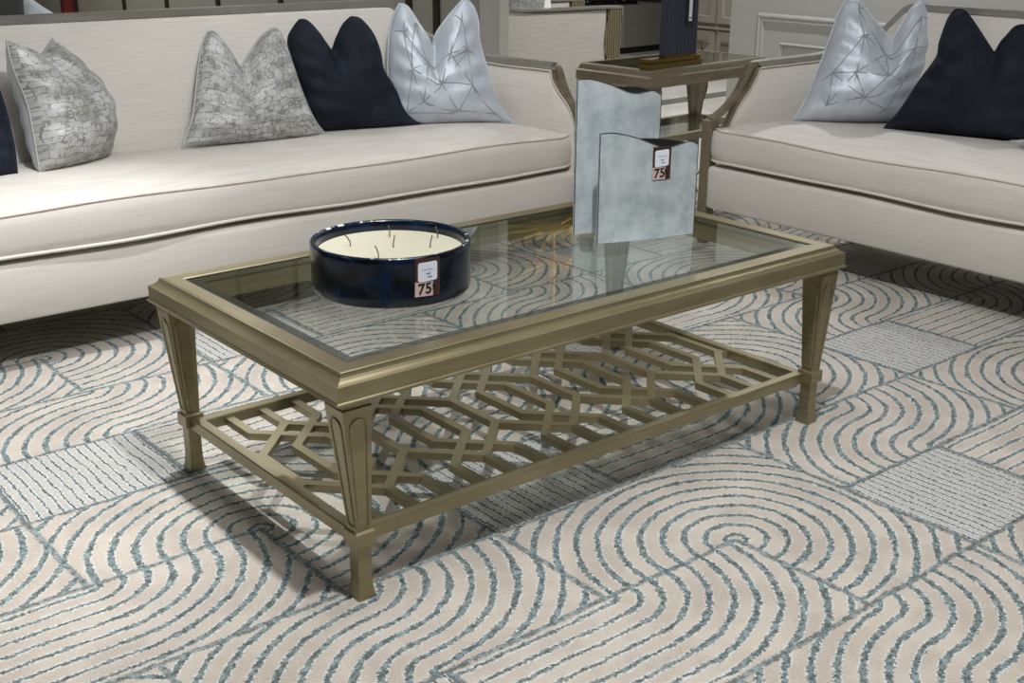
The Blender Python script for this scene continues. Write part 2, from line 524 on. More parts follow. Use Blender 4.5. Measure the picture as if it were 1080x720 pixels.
def table_leg(cx, cy, ztop, zc, k=1.0, tx=0.0, ty=0.0):
    """square tapered leg with a neck, arched grooves, a collar and a flared foot"""
    b = MB()
    c = (cx, cy)
    P = [(0.0190, 0), (0.0190, .005), (0.0165, .018), (0.0148, .035), (0.0145, zc-.014), (0.0218, zc-.012), (0.0218, zc+.016), (0.0165, zc+.019), (0.0160, zc+.024),
         (0.0300, ztop-.024), (0.0305, ztop-.018), (0.0288, ztop-.014), (0.0284, ztop-.006), (0.031, ztop-.002), (0.033, ztop)]
    lean = lambda z: max(0.0, min(1.0, (z-zc-.024)/(ztop-.024-zc-.024)))
    b.rings([sq((cx+tx*lean(z), cy+ty*lean(z)), h*k, z) for h, z in P])
    # arched raised beads on the four faces
    z0, z1 = zc+.03, ztop-.036
    for a in range(4):
        Mx = Matrix.Translation((cx, cy, 0)) @ Matrix.Rotation(a*PI/2, 4, 'Z')
        def pt(fr, z):
            t = (z-zc-.024)/(ztop-.024-zc-.024)
            h = (0.016+(0.030-0.016)*t)*k
            return Mx @ Vector((h*0.62*fr, -h-.0003, z))+Vector((tx*lean(z), ty*lean(z), 0))
        path = [pt(-1, z0+(z1-.02-z0)*i/6) for i in range(7)]
        path += [pt(-math.cos(PI*i/8), z1-.02+.018*math.sin(PI*i/8)) for i in range(1, 8)]
        path += [pt(1, z0+(z1-.02-z0)*(6-i)/6) for i in range(7)]
        b.tube(path, 0.0021*k, 6, closed=True)
    return b

def clip(a, c, lo, hi):
    t0, t1 = 0.0, 1.0
    d = (c[0]-a[0], c[1]-a[1])
    for i in (0, 1):
        if abs(d[i]) < 1e-9:
            if a[i] < lo[i] or a[i] > hi[i]: return None
            continue
        u, v = (lo[i]-a[i])/d[i], (hi[i]-a[i])/d[i]
        if u > v: u, v = v, u
        t0, t1 = max(t0, u), min(t1, v)
    if t0 >= t1-1e-6: return None
    return ((a[0]+d[0]*t0, a[1]+d[1]*t0), (a[0]+d[0]*t1, a[1]+d[1]*t1))

def coffee_table():
    L, W = 1.4306, 0.776
    t = thing('coffee_table', 'rectangular champagne gold coffee table with glass top and open lattice lower shelf', 'coffee table', (L/2, W/2, 0))
    b = MB()
    prof = [(.06, .412), (.014, .412), (.006, .4135), (-.003, .4155), (-.0045, .418), (-.003, .4205), (0, .4222), (0, .4508), (.0015, .4515), (.006, .4535), (.0115, .4570), (.0155, .4610), (.0180, .4655), (.0185, .4685), (.0200, .4696),
            (.0235, .4698), (.0243, .4689), (.0251, .4698), (.056, .4698), (.0578, .4680), (.0578, .452), (.066, .452), (.066, .412)]
    b.rings([rect(L, W, i, z) for i, z in prof], loop=True)
    b.build('frame', m_gold, t)
    b = MB()
    b.rings([rect(L, W, .0612, .4525), rect(L, W, .0612, .4664), rect(L, W, .0775, .4697)], 0, cap0=True, cap1=True)
    b.m = [0]*len(b.m)
    # bevel faces carry a darkened tint in place of refracted and mirrored dark
    for k, f in enumerate(b.f):
        zs = [b.v[i][2] for i in f]
        if max(zs) > .4694 and min(zs) < .4665: b.m[k] = 1
    g = b.build('glass_top', [m_glass, m_bevel], t)
    g['label'] = 'clear bevelled glass top'
    b = MB(); b.rings([rect(L, W, i, z) for i, z in ((.0572, .4672), (.0612, .4672), (.0612, .4658), (.0572, .4658))], loop=True)  # thin black ring standing in for the shadow line between glass and frame
    b.build('gap_shadow', m_black, t)
    for sx, sy in ((-1, -1), (1, -1), (1, 1), (-1, 1)):
        lx = -L/2+.0645 if sx < 0 else L/2-.028
        ly = -W/2+.050 if sy < 0 else W/2-.0155
        table_leg(lx, ly, .4125, .124, 1.0, sx*.014 if sx < 0 else .004, 0.0).build('leg', m_gold, t)
    # lower shelf
    b = MB()
    b.rings([rect(L+.018, W+.018, i, z, .009, .009) for i, z in ((.055, .108), (.055, .132), (.057, .1345), (.078, .1345), (.080, .132), (.080, .108))], loop=True)
    sh = b.build('shelf_frame', m_gold, t)
    b = MB()
    lo, hi = (-L/2+.070, -W/2+.070), (L/2-.070, W/2-.070)   # about the shelf's own centre
    hl, d = .0825, .126
    segs = []
    for k in range(-5, 6):
        a = -.126+.252*k
        e, f = a+.084, a+.168
        for x in (a, e, f): segs.append(((x, -hl), (x, hl)))
        for x, s_ in ((a, 1), (a, -1), (e, 1), (f, -1)):
            for sg in (1, -1):
                segs.append(((x, sg*hl), (x+s_*d, sg*(hl+d))))
        for x in (a+d, e+d, f-d):
            for sg in (1, -1): segs.append(((x, sg*(hl+d)), (x, sg*(W/2))))
    zi = 0
    for a, c in segs:
        q = clip(a, c, lo, hi)
        if not q: continue
        v = Vector((q[1][0]-q[0][0], q[1][1]-q[0][1])); ln = v.length
        an = math.atan2(v.y, v.x)
        zi += 1
        z1 = .1265+zi*.000016
        Mx = Matrix.Translation((q[0][0]+.009, q[0][1]+.009, 0)) @ Matrix.Rotation(an, 4, 'Z')
        h = .0100
        ex = 0.0041
        b.box((-ex, -h, .110), (ln+ex, h, z1), M=Mx)
    la = b.build('lattice', m_gold, sh)
    la['label'] = 'interlocking hexagon fretwork'
coffee_table()

# ------------------------------------------------------------------ candle bowl, vases
def text_mesh(mb, txt, size, M, m):
    cu = bpy.data.curves.new('txt', 'FONT'); cu.body = txt; cu.size = size; cu.align_x = 'CENTER'; cu.align_y = 'CENTER'
    cu.extrude = 0.0002; cu.offset = size*0.02
    o = bpy.data.objects.new('txt', cu); COL.objects.link(o)
    dg = bpy.context.evaluated_depsgraph_get(); dg.update()
    me = o.evaluated_get(dg).to_mesh()
    vs = [M @ v.co for v in me.vertices]; fs = [tuple(p.vertices) for p in me.polygons]
    mb.add(vs, fs, m)
    o.evaluated_get(dg).to_mesh_clear()
    bpy.data.objects.remove(o); bpy.data.curves.remove(cu)

m_tagbrown = plain('brown_card', lin(66, 40, 34), 0.45)
m_tagwhite = plain('white_sticker', lin(226, 230, 240), 0.5, 0, 0.02)
m_tagpink = plain('pale_pink_card', lin(206, 180, 176), 0.5)
m_ink = plain('grey_ink', lin(96, 104, 128), 0.6)
m_dkink = plain('dark_brown_ink', lin(30, 18, 16), 0.6)

def price_card(parent, fn, wd, ht, name='price_card'):
    """card on a surface; fn maps (x right, y up, out) to parent space. brown card, white sticker, 75 below"""
    b = MB()
    def strip(x0, x1, y0, y1, o1, m, n=8):
        rr = []
        for k in range(n+1):
            x = x0+(x1-x0)*k/n
            rr.append([fn(x, y0, 0), fn(x, y1, 0), fn(x, y1, o1), fn(x, y0, o1)])
        b.rings(rr, m)
    strip(-wd/2, wd/2, -ht/2, ht/2, .0011, 0)
    strip(-wd/2, wd*0.20, -ht/2, -ht*0.12, .0014, 2)
    sw, sh_ = wd*0.76, ht*0.50
    cxs, cys = -wd*0.01, ht*0.15
    rad_ = wd*.09
    cols = []
    for k in range(-14, 15):
        x = sw/2*math.sin(PI/2*k/14)
        dxe = sw/2-abs(x)
        hh_ = sh_/2-(rad_-math.sqrt(max(0, rad_**2-(rad_-dxe)**2)) if dxe < rad_ else 0)
        X_, Y_ = x+cxs, cys+x*.06
        cols.append([fn(X_, Y_-hh_, .0004), fn(X_, Y_+hh_, .0004), fn(X_, Y_+hh_, .0019), fn(X_, Y_-hh_, .0019)])
    b.rings(cols, 1)
    # faint printed lines on the sticker
    for (x0, x1, yy, hh) in ((-.24, .22, .06, .012), (-.06, .1, -.05, .03), (.0, .16, -.14, .03)):
        rr = []
        for k in range(5):
            x = wd*(x0+(x1-x0)*k/4)+cxs
            y = cys+yy*ht+x*0.06
            rr.append([fn(x, y-hh*ht/2, .0012), fn(x, y+hh*ht/2, .0012), fn(x, y+hh*ht/2, .0022), fn(x, y-hh*ht/2, .0022)])
        b.rings(rr, 3)
    tb = MB()
    text_mesh(tb, '75', ht*0.40, Matrix.Identity(4), 0)
    text_mesh(tb, '%', ht*0.17, Matrix.Translation((wd*0.36, ht*0.02, 0)), 0)
    vs = [fn(v[0]-wd*0.12, v[1]-ht*0.31+v[0]*0.06, v[2]+.0018) for v in tb.v]
    b.add(vs, tb.f, 4)
    o = b.build(name, [m_tagbrown, m_tagwhite, m_tagpink, m_ink, m_dkink], parent)
    o['label'] = 'brown price card with white sticker and the number 75'
    return o

ZG = 0.4697
def candle():
    cx, cy, rr, h = 0.3823, 0.3988, 0.1688, 0.1044
    t = thing('candle_bowl', 'wide navy glazed bowl candle with cream wax standing on the glass table top', 'candle', (cx, cy, ZG))
    m_glz = NT('navy_glaze')
    n = m_glz.noise(m_glz.coord(), 26, 4, .6); n2 = m_glz.noise(m_glz.coord('Object', (1, 1, .35)), 60, 2)
    gb = m_glz.mix(m_glz.step(n, .38, .7), lin(4, 10, 21), lin(14, 35, 60))
    sx_ = m_glz.node('ShaderNodeSeparateXYZ'); m_glz.link(m_glz.coord(), sx_.inputs[0])
    chip = m_glz.M('MULTIPLY', m_glz.M('GREATER_THAN', sx_.outputs[2], .1018), m_glz.step(m_glz.noise(m_glz.coord(), 42, 2), .63, .67))
    m_glz.set(Base_Color=m_glz.mix(chip, gb, lin(214, 212, 204)), Roughness=0.2, Coat_Weight=0.0)
    m_glz.b.inputs['Coat Roughness'].default_value = 0.05
    m_glz.bump(n2, 0.08, 0.003)
    b = MB()
    P = [(0.0, 0.0), (.162, 0.0), (.1662, .003), (.1680, .010), (.1686, .022), (.168, .045), (.1688, .09), (.1686, .1005), (.1665, .1036), (.1635, .1044), (.1595, .1036), (.1575, .100), (.1565, .09), (.156, .07), (.150, .067), (0.0, .067)]
    P[0] = (.001, 0.0); P[-1] = (.001, .067)
    b.lathe(P, 96)
    b.build('bowl', m_glz.m, t, smooth=True, angle=50)
    b = MB()
    b.lathe([(.001, .0675), (.1555, .0675), (.1558, .0795), (.1545, .0812), (.150, .0806), (.08, .0802), (.001, .0802)], 72)
    wx = plain('cream_wax', lin(190, 186, 166), 0.45, 0, 0.03)
    b.build('wax', wx, t, smooth=True, angle=40)
    m_wick = plain('cotton_wick', lin(92, 84, 74), 0.8)
    for x, y, lean in ((-.055, .07, .5), (.055, .085, .1), (.01, .005, -.2), (-.06, -.045, .3), (.07, -.045, -.25), (.13, .01, .2)):
        b = MB()
        b.tube([(x, y, .079), (x-.002*lean, y, .090), (x-.014*lean, y, .100), (x-.026*lean, y+.001, .107)], .0014, 6)
        b.build('wick', m_wick, t, smooth=True)
    # price card follows the bowl wall
    a0 = math.atan2(-0.755, -0.655) + 0.57
    def fn(x, y, o):
        tl = -0.02
        xx = x*math.cos(tl)-y*math.sin(tl); yy = x*math.sin(tl)+y*math.cos(tl)
        a = a0+xx/.169
        return Vector(((.1690+o)*math.cos(a), (.1690+o)*math.sin(a), .0615+yy))
    price_card(t, fn, .056, .078)
candle()

def vase(name, label, loc, rz, wd, dep, front_top, back_top, group):
    """slab vase: S-curved faces, wavy mouth, hollow"""
    t = thing(name, label, 'vase', loc, rz, group)
    tm = NT(name+'_shagreen')
    n = tm.noise(tm.coord(), 16, 5, .65); n2 = tm.noise(tm.coord(), 240, 2)
    tm.set(Base_Color=tm.mix(tm.step(n, .32, .68), lin(160, 170, 174), lin(190, 199, 203)), Roughness=0.5)
    tm.bump(tm.M('ADD', n, n2), 0.1, 0.003)
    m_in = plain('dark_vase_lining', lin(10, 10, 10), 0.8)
    m_lip = plain('dark_vase_edge', lin(48, 50, 46), 0.6)
    N = 36
    wave = lambda u: -0.010*math.sin(PI*u)
    def itp(pr, u):
        fine_ = smoothpath([(p_[0], p_[1], 0) for p_ in pr], 8)
        for a, c in zip(fine_[:-1], fine_[1:]):
            if u <= c.x+1e-9: return a.y+(c.y-a.y)*(u-a.x)/max(1e-9, c.x-a.x)
        return pr[-1][1]
    b = MB()
    th = .006
    fo, bo, fi, bi = [], [], [], []
    for k in range(N+1):
        u = k/N; x = u*wd; wv = wave(u)
        fo.append((x, wv)); bo.append((x, .007+dep*math.sin(PI*u)**.9))
    def col(pts, tops, z0): return [[(x, y, z0) for x, y in pts], [(x, y, tops[k]) for k, (x, y) in enumerate(pts)]]
    ft = [itp(front_top, k/N) for k in range(N+1)]; bt = [itp(back_top, k/N) for k in range(N+1)]
    outer = fo+bo[::-1]; ot = ft+bt[::-1]
    cxm, cym = wd/2, dep/2
    fin, bin_ = [], []
    for k in range(N+1):
        (x, yf), (_, yb) = fo[k], bo[k]
        g = min(.004, (yb-yf)*.3)
        xx = min(max(x, .004), wd-.004)
        fin.append((xx, yf+g)); bin_.append((xx, yb-g))
    inner = fin+bin_[::-1]
    n4 = 4
    R0 = []
    for z in (0.0, 0.002):
        R0.append([(x, y, z) for x, y in outer])
    for q in range(1, 9):
        R0.append([(x, y, ot[i]*q/8) for i, (x, y) in enumerate(outer)])
    b.rings(R0, 0, True, False)
    R1 = [[(x, y, ot[i]) for i, (x, y) in enumerate(outer)], [(x, y, ot[i]-.0005) for i, (x, y) in enumerate(inner)]]
    b.rings(R1, 2, False, False)
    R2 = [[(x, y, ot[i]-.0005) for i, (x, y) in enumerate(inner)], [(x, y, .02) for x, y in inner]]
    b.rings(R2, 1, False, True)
    o = b.build('vase_body', [tm.m, m_in, m_lip], t, smooth=True, angle=40)
    # dark seams down the two front edges and round the mouth
    b = MB()
    b.tube([(0, fo[0][1]-.0002, z*ft[0]/6) for z in range(7)]+[(fo[k][0], fo[k][1], ft[k]) for k in range(1, N+1)]+[(wd, fo[N][1], ft[N]*z/6) for z in range(5, -1, -1)], .0011, 6)
    b.build('edge_trim', m_lip, t, smooth=True)
    return t
v1 = vase('slab_vase', 'shorter blue-grey slab vase in front, with price card at its wavy mouth', (0.965, 0.381, ZG), R(-15.7), .2695, .05,
     [(0, .2645), (.14, .2645), (.34, .251), (.58, .2265), (.70, .2235), (.82, .229), (.91, .2325), (1, .222)],
     [(0, .2645), (.42, .2395), (.58, .2355), (.78, .2325), (1, .222)], 'wavy slab vases')
def fn(x, y, o):
    u = (x+.163)/.2695
    return Vector((x+.163, -0.010*math.sin(PI*u)-.0006-o, .186+y))
price_card(v1, fn, .051, .079)
v2 = vase('slab_vase', 'taller blue-grey slab vase standing behind the shorter one on the coffee table', (0.980, 0.481, ZG), R(-11.8), .242, .05,
     [(0, .3775), (.14, .3775), (.34, .364), (.56, .343), (.68, .3375), (.80, .3395), (.90, .3405), (1, .327)],
     [(0, .3775), (.46, .3495), (.62, .3475), (.82, .3455), (1, .327)], 'wavy slab vases')

# ------------------------------------------------------------------ sofas
def sofa(label, loc, rz, w, group, arm_pts, rail_pts):
    t = thing('sofa', label, 'sofa', loc, rz, group)
    hw = w/2
    SP = 0.5
    # --- upholstered base
    def outline(ins, front, back, n=8):
        # plan polygon with splayed sides, rounded front corners
        pts = []
        a0 = hw-ins; r = .025
        def side(y): return hw-ins-SP*max(y, 0)
        pts += [(-side(back), back-ins), (-side(back*.5), back*.5), (-side(.05), .05)]
        pts += [(-a0, front+ins+r), (-a0+r*.3, front+ins+r*.3), (-a0+r, front+ins)]
        for k in range(1, 12): pts.append((-a0+r+(2*a0-2*r)*k/12, front+ins))
        pts += [(a0-r, front+ins), (a0-r*.3, front+ins+r*.3), (a0, front+ins+r), (side(.05), .05), (side(back*.5), back*.5), (side(back), back-ins)]
        return pts
    b = MB()
    b.rings([[(x, y, z) for x, y in outline(i, 0.0, .60)] for i, z in ((.012, .148), (.003, .151), (.0, .157), (.0, .295), (.003, .306), (.012, .313), (.03, .316))])
    base = b.build('base', m_linen, t, smooth=True, angle=60)
    # --- seat cushion
    b = MB()
    cw, cd_ = hw-.002, .50
    rows = [(.035, .322), (.008, .327), (.0, .333), (-.004, .36), (-.005, .385), (-.004, .415), (0, .442), (.005, .4485), (.016, .4535), (.05, .463), (.10, .474), (.16, .482), (.22, .4855)]
    rr = []
    NX = 40
    for ins, z in rows:
        e = max(ins, -0.006)
        fy, by = e, cd_-min(max(e, 0)*.1, .02)
        es = e if e < .02 else .02+(e-.02)*.5
        sx0 = hw-.002-es-SP*max(0, fy)
        sx1 = hw-.002-SP*cd_-es
        r = .03
        ring = []
        for k in range(NX+1):
            u = k/NX
            x = -sx0+2*sx0*u
            c = min(x+sx0, sx0-x)
            yy = fy + (r*(1-math.sqrt(max(0, 1-((r-c)/r)**2))) if c < r else 0)
            zz = z
            ring.append((x, yy, zz))
        for k in range(1, 8):
            u = k/8
            ring.append((sx0+(sx1-sx0)*u, fy+(by-fy)*u, z))
        for k in range(NX+1):
            u = k/NX
            ring.append((sx1-2*sx1*u, by, z))
        for k in range(7, 0, -1):
            u = k/8
            ring.append((-(sx0+(sx1-sx0)*u), fy+(by-fy)*u, z))
        rr.append(ring)
    # gentle waviness of the filled front
    rng = random.Random(int(w*100))
    ph = [rng.uniform(0, 6) for _ in range(4)]
    wv = lambda x: .0035*math.sin(5.3*x+ph[0])+.0025*math.sin(9.1*x+ph[1])
    rr = [[(x, y+(wv(x)*1.2 if y < .06 else 0), z+(wv(x+.4) if z > .34 else wv(x)*.5)) for x, y, z in ring] for ring in rr]
    b.rings(rr)
    cush = b.build('seat_cushion', m_linen, t, smooth=True, angle=70)
    def welt(row, rad, dz, wm):
        b = MB()
        b.tube([Vector(p)+Vector((0, -.002, dz)) for p in rr[row][:NX+1+7]], rad, 6)
        b.tube([Vector(p)+Vector((0, -.002, dz)) for p in [rr[row][0]]+rr[row][:-8:-1]], rad, 6)
        b.build('welt', wm, cush, smooth=True)
    welt(7, .0040, .0, m_welt); welt(2, .0055, .0, m_linen)
    # --- back and arms: one shell from arm front round the back, split in parts
    st = list(arm_pts)+[(.13, .26, .684), (.16, .32, .690), (.20, .395, .699), (.245, .475, .722), (.285, .54, .752), (.32, .578, .785), (.36, .598, .835),
          (.395, .603, .874), (.42, .604, .886), (.46, .605, .888)]
    fine = smoothpath(st, 4)
    n_arm = next(i for i, p in enumerate(fine) if p.y > .40)
    def bottom(p):
        # the inner face at seat level: arms upright, back leaning
        f = min(1, max(0, (p.x-.18)/.15))
        return (p.x, p.y-.115*f*min(1, (p.z-.48)/.4) if f > 0 else p.y)
    def section(p, tn, sgn):
        """closed ring across the upholstery: inner bottom -> inner top -> outer top -> outer bottom"""
        nx, ny = -tn.y, tn.x      # outward normal in (s,t): away from seat
        if ny*1.0 - nx*0.5 < 0: nx, ny = -nx, -ny
        bs, bt_ = bottom(p)
        T = .05
        zb = .30
        q = []
        prof = [(0, zb, 0), (0, .40, 0), (-.004, .5*(p.z+.42), .5), (0, p.z-.012, .96), (.006, p.z-.002, 1), (.02, p.z, 1), (T-.006, p.z, 1), (T, p.z-.006, 1), (T, .40, .2), (T, zb, 0)]
        for off, z, f in prof:
            z = min(z, p.z)
            s_ = bs+(p.x-bs)*f; t_ = bt_+(p.y-bt_)*f
            if off > .03: s_, t_ = p.x, p.y   # outer face stays upright
            q.append((sgn*(hw-(s_+nx*off)), t_+ny*off, z))
        return q
    tang = []
    for i, p in enumerate(fine):
        d = fine[min(i+1, len(fine)-1)]-fine[max(i-1, 0)]
        d = Vector((d.x, d.y))
        tang.append(d.normalized() if d.length > 1e-6 else Vector((.45, .89)))
    # smooth tangents at the swoop so that the arm stays planar
    for i, p in enumerate(fine):
        if p.y < .40: tang[i] = Vector((.447, .894))
    for sgn in (1, -1):
        b = MB()
        b.rings([section(fine[i], tang[i], sgn) for i in range(0, n_arm+1)])
        b.build('arm', m_linen, t, smooth=True, angle=55)
        # welt along the arm's swooping edge
        b = MB()
        b.tube([(sgn*(hw-p.x-.002), p.y, p.z) for p in fine[:n_arm+1]], .0035, 6)
        b.build('welt', m_welt, [c for c in t.children if c.name.startswith('arm')][-1], smooth=True)
    b = MB()
    ring_r = [section(fine[i], tang[i], 1) for i in range(n_arm, len(fine))]
    ring_l = [section(fine[i], tang[i], -1) for i in range(len(fine)-1, n_arm-1, -1)]
    rings = ring_r
    xs = ring_r[-1][0][0]
    for k in range(1, 8):
        u = k/8
        rings = rings+[[(x*(1-2*u), y, z) for x, y, z in ring_r[-1]]]
    rings = rings+ring_l
    b.rings(rings)
    b.build('backrest', m_linen, t, smooth=True, angle=55)
    # --- wooden frame: top rail, swooping front rail, edge border, post, legs
    b = MB()
    off = .032
    def railpt(i, sgn, dz=.012, o=off):
        p = fine[i]; tn = tang[i]
        nx, ny = -tn.y, tn.x
        if ny-nx*.5 < 0: nx, ny = -nx, -ny
        return Vector((sgn*(hw-(p.x+nx*o)), p.y+ny*o, p.z+dz))
    i0 = next(i for i, p in enumerate(fine) if p.z > .672)
    R_ = [railpt(i, 1) for i in range(i0, len(fine))]
    L_ = [railpt(i, -1) for i in range(len(fine)-1, i0-1, -1)]
    b.bar(R_+L_, .052, .024)
    b.build('top_rail', m_rail, t)
    for sgn in (1, -1):
        b = MB()
        fr = smoothpath([(sgn*(hw-(SP*y-.039)), y, z) for y, z in rail_pts], 5)
        py = rail_pts[-1][0]
        b.bar(fr, .020, .036, up=(sgn*.894, .447, 0))
        b.build('front_rail', m_wood, t)
        b = MB()
        ed = [(sgn*(hw-(p.x-.020)), p.y+.004, p.z) for p in fine[0:i0+1]]
        b.bar(ed, .014, .036, up=(sgn*.894, .447, 0))
        b.build('edge_border', m_wood, t)
        b = MB()
        c_ = (sgn*(hw-(SP*py-.039)), py)
        b.rings([sq(c_, h, z) for h, z in ((.017, 0.0), (.023, .13), (.023, .478), (.021, .482))])
        b.build('front_post', m_wood, t, bevel=.002)
        b = MB()
        x = sgn*(hw-.30)
        zb = 0.0
        b.rings([[(x+dx, .56+dy, z) for dx, dy in ((-h, -h), (h, -h), (h, h), (-h, h))] for h, z in ((.017, zb), (.025, .15))])
        b.build('rear_leg', m_wood, t)
    return t
SZ = 2.422
sofa('long cream linen sofa behind the coffee table, left, holding five pillows', (2.042-SZ/2, 1.6255, 0), 0, SZ, 'cream linen sofas',
     [(.0075, .015, .450), (.009, .018, .49), (.0185, .037, .548), (.036, .072, .597), (.048, .096, .64), (.0515, .103, .671), (.057, .114, .676)],
     [(.125, .686), (.106, .678), (.090, .628), (.066, .572), (.032, .524), (-.010, .486)])
SR = 2.02
sofa('cream linen sofa at right with an open wooden arm beside the end table', (2.5085, 1.410-SR/2, 0), -PI/2, SR, 'cream linen sofas',
     [(.0365, .073, .450), (.0435, .087, .485), (.0535, .107, .535), (.0705, .141, .592), (.082, .164, .64), (.087, .174, .671), (.093, .186, .677)],
     [(.190, .690), (.166, .678), (.146, .628), (.121, .572), (.084, .522), (.036, .480)])

# ------------------------------------------------------------------ pillows
PILLOWS = {
  'p3': {"o":[0.942,2.042,0.485],"yaw":-3.51,"tilt":20,"L":[[-0.2615,0.0],[-0.2031,0.1046],[-0.1586,0.2338],[-0.1206,0.3329],[-0.0913,0.3758]],"T":[[-0.0913,0.3758],[-0.0708,0.378],[-0.0471,0.3481],[-0.0214,0.2952],[-0.0029,0.2554],[0.0361,0.2918],[0.0902,0.3474],[0.1349,0.3746],[0.1567,0.3769]],"R":[[0.2613,0.0],[0.2298,0.0566],[0.2052,0.1588],[0.188,0.2762],[0.1736,0.3563],[0.1567,0.3769]],"B":[[-0.2615,0.0],[-0.1368,-0.0001],[-0.0016,-0.004],[0.1396,-0.0049],[0.2613,0.0]]},
  'p4': {"o":[1.3865,2.026,0.485],"yaw":-16.22,"tilt":18,"L":[[-0.2005,-0.0],[-0.2248,0.1318],[-0.246,0.2326],[-0.255,0.3225],[-0.2328,0.3649],[-0.2054,0.394]],"T":[[-0.2054,0.394],[-0.1788,0.39],[-0.1459,0.3524],[-0.1175,0.3046],[-0.1028,0.284],[-0.0801,0.3269],[-0.0499,0.3732],[-0.0187,0.3993]],"R":[[0.2,0.0],[0.1444,0.0516],[0.1184,0.1321],[0.0805,0.2024],[0.0748,0.2709],[0.055,0.3397],[0.0155,0.3917],[-0.0187,0.3993]],"B":[[-0.2005,-0.0],[-0.069,-0.0012],[0.0726,-0.0028],[0.2,0.0]]},
  'p5': {"o":[1.6865,1.929,0.485],"yaw":-28.87,"tilt":15,"L":[[-0.2275,0.0],[-0.229,0.1097],[-0.2258,0.2461],[-0.2097,0.3648],[-0.1752,0.4356]],"T":[[-0.1752,0.4356],[-0.1446,0.4253],[-0.1059,0.3639],[-0.0735,0.3124],[-0.0608,0.285],[-0.0448,0.3292],[-0.0002,0.3869],[0.0477,0.4378],[0.0659,0.4513]],"R":[[0.2277,0.0],[0.1768,0.0673],[0.1428,0.1893],[0.1154,0.2932],[0.112,0.3792],[0.0931,0.4307],[0.0659,0.4513]],"B":[[-0.2275,0.0],[-0.0951,0.0004],[0.0814,0.0033],[0.2277,0.0]]},
  'p6': {"o":[2.742,1.202,0.485],"yaw":-48.0,"tilt":15,"L":[[0.0001,-0.0],[0.0351,0.0577],[0.0825,0.1893],[0.1197,0.3128],[0.1479,0.411],[0.1725,0.4566]],"T":[[0.1725,0.4566],[0.2139,0.4538],[0.2583,0.4061],[0.3065,0.3515],[0.3434,0.3106],[0.3737,0.3667],[0.4101,0.4296],[0.452,0.4613]],"R":[[0.4076,0.023],[0.4514,0.1289],[0.4972,0.2516],[0.4978,0.3381],[0.4783,0.4239],[0.452,0.4613]],"B":[[0.0001,-0.0],[0.157,0.0048],[0.2949,0.0125],[0.4076,0.023]]},
  'p7': {"o":[2.976,0.618,0.485],"yaw":-73.41,"tilt":18,"L":[[-0.294,0.0001],[-0.251,0.0635],[-0.1995,0.1821],[-0.1565,0.2709],[-0.1568,0.3221],[-0.1441,0.4078],[-0.1245,0.4426]],"T":[[-0.1245,0.4426],[-0.0905,0.4375],[-0.0409,0.3863],[0.014,0.3226],[0.0377,0.3008],[0.0525,0.3384],[0.0852,0.3965],[0.1252,0.4315],[0.1448,0.4424]],"R":[[0.2947,0.0001],[0.2617,0.1044],[0.224,0.2317],[0.1982,0.3604],[0.1732,0.4242],[0.1448,0.4424]],"B":[[-0.294,0.0001],[-0.1291,0.0028],[0.0365,0.0027],[0.1581,0.002],[0.2947,0.0001]]},
  'p2': {"o":[0.183,1.955,0.485],"yaw":32.0,"tilt":14,"L":[[-0.0001,0.0001],[0.0148,0.0661],[0.0284,0.1294],[0.0393,0.2042],[0.0293,0.3117],[0.04,0.3851]],"T":[[0.04,0.3851],[0.0828,0.3645],[0.1321,0.3372],[0.1565,0.3262],[0.1916,0.3455],[0.2355,0.373]],"R":[[0.3097,-0.0164],[0.335,0.0348],[0.3684,0.1219],[0.3562,0.2151],[0.2929,0.3062],[0.2355,0.373]],"B":[[-0.0001,0.0001],[0.1601,-0.0129],[0.3097,-0.0164]]},
  'p1': {"o":[0.002,2.001,0.485],"yaw":-8.71,"tilt":16,"L":[[-0.1253,0.0001],[-0.1209,0.086],[-0.0892,0.218],[-0.0224,0.3214]],"T":[[-0.0224,0.3214],[0.0083,0.2791],[0.0214,0.2512],[0.046,0.2769],[0.0943,0.3206]],"R":[[0.1251,-0.0],[0.1296,0.0917],[0.1217,0.2033],[0.1097,0.2731],[0.0943,0.3206]],"B":[[-0.1253,0.0001],[-0.0008,-0.007],[0.1251,-0.0]]},
}
def resample(pts, n):
    P = [Vector((p[0], p[1], 0)) for p in pts]
    P = smoothpath(P, 6)
    s = [0.0]
    for a, c in zip(P[:-1], P[1:]): s.append(s[-1]+(c-a).length)
    out = []
    for k in range(n+1):
        x = s[-1]*k/n
        for i in range(len(P)-1):
            if x <= s[i+1]+1e-9:
                f = (x-s[i])/max(1e-9, s[i+1]-s[i]); out.append(P[i].lerp(P[i+1], f)); break
    return out

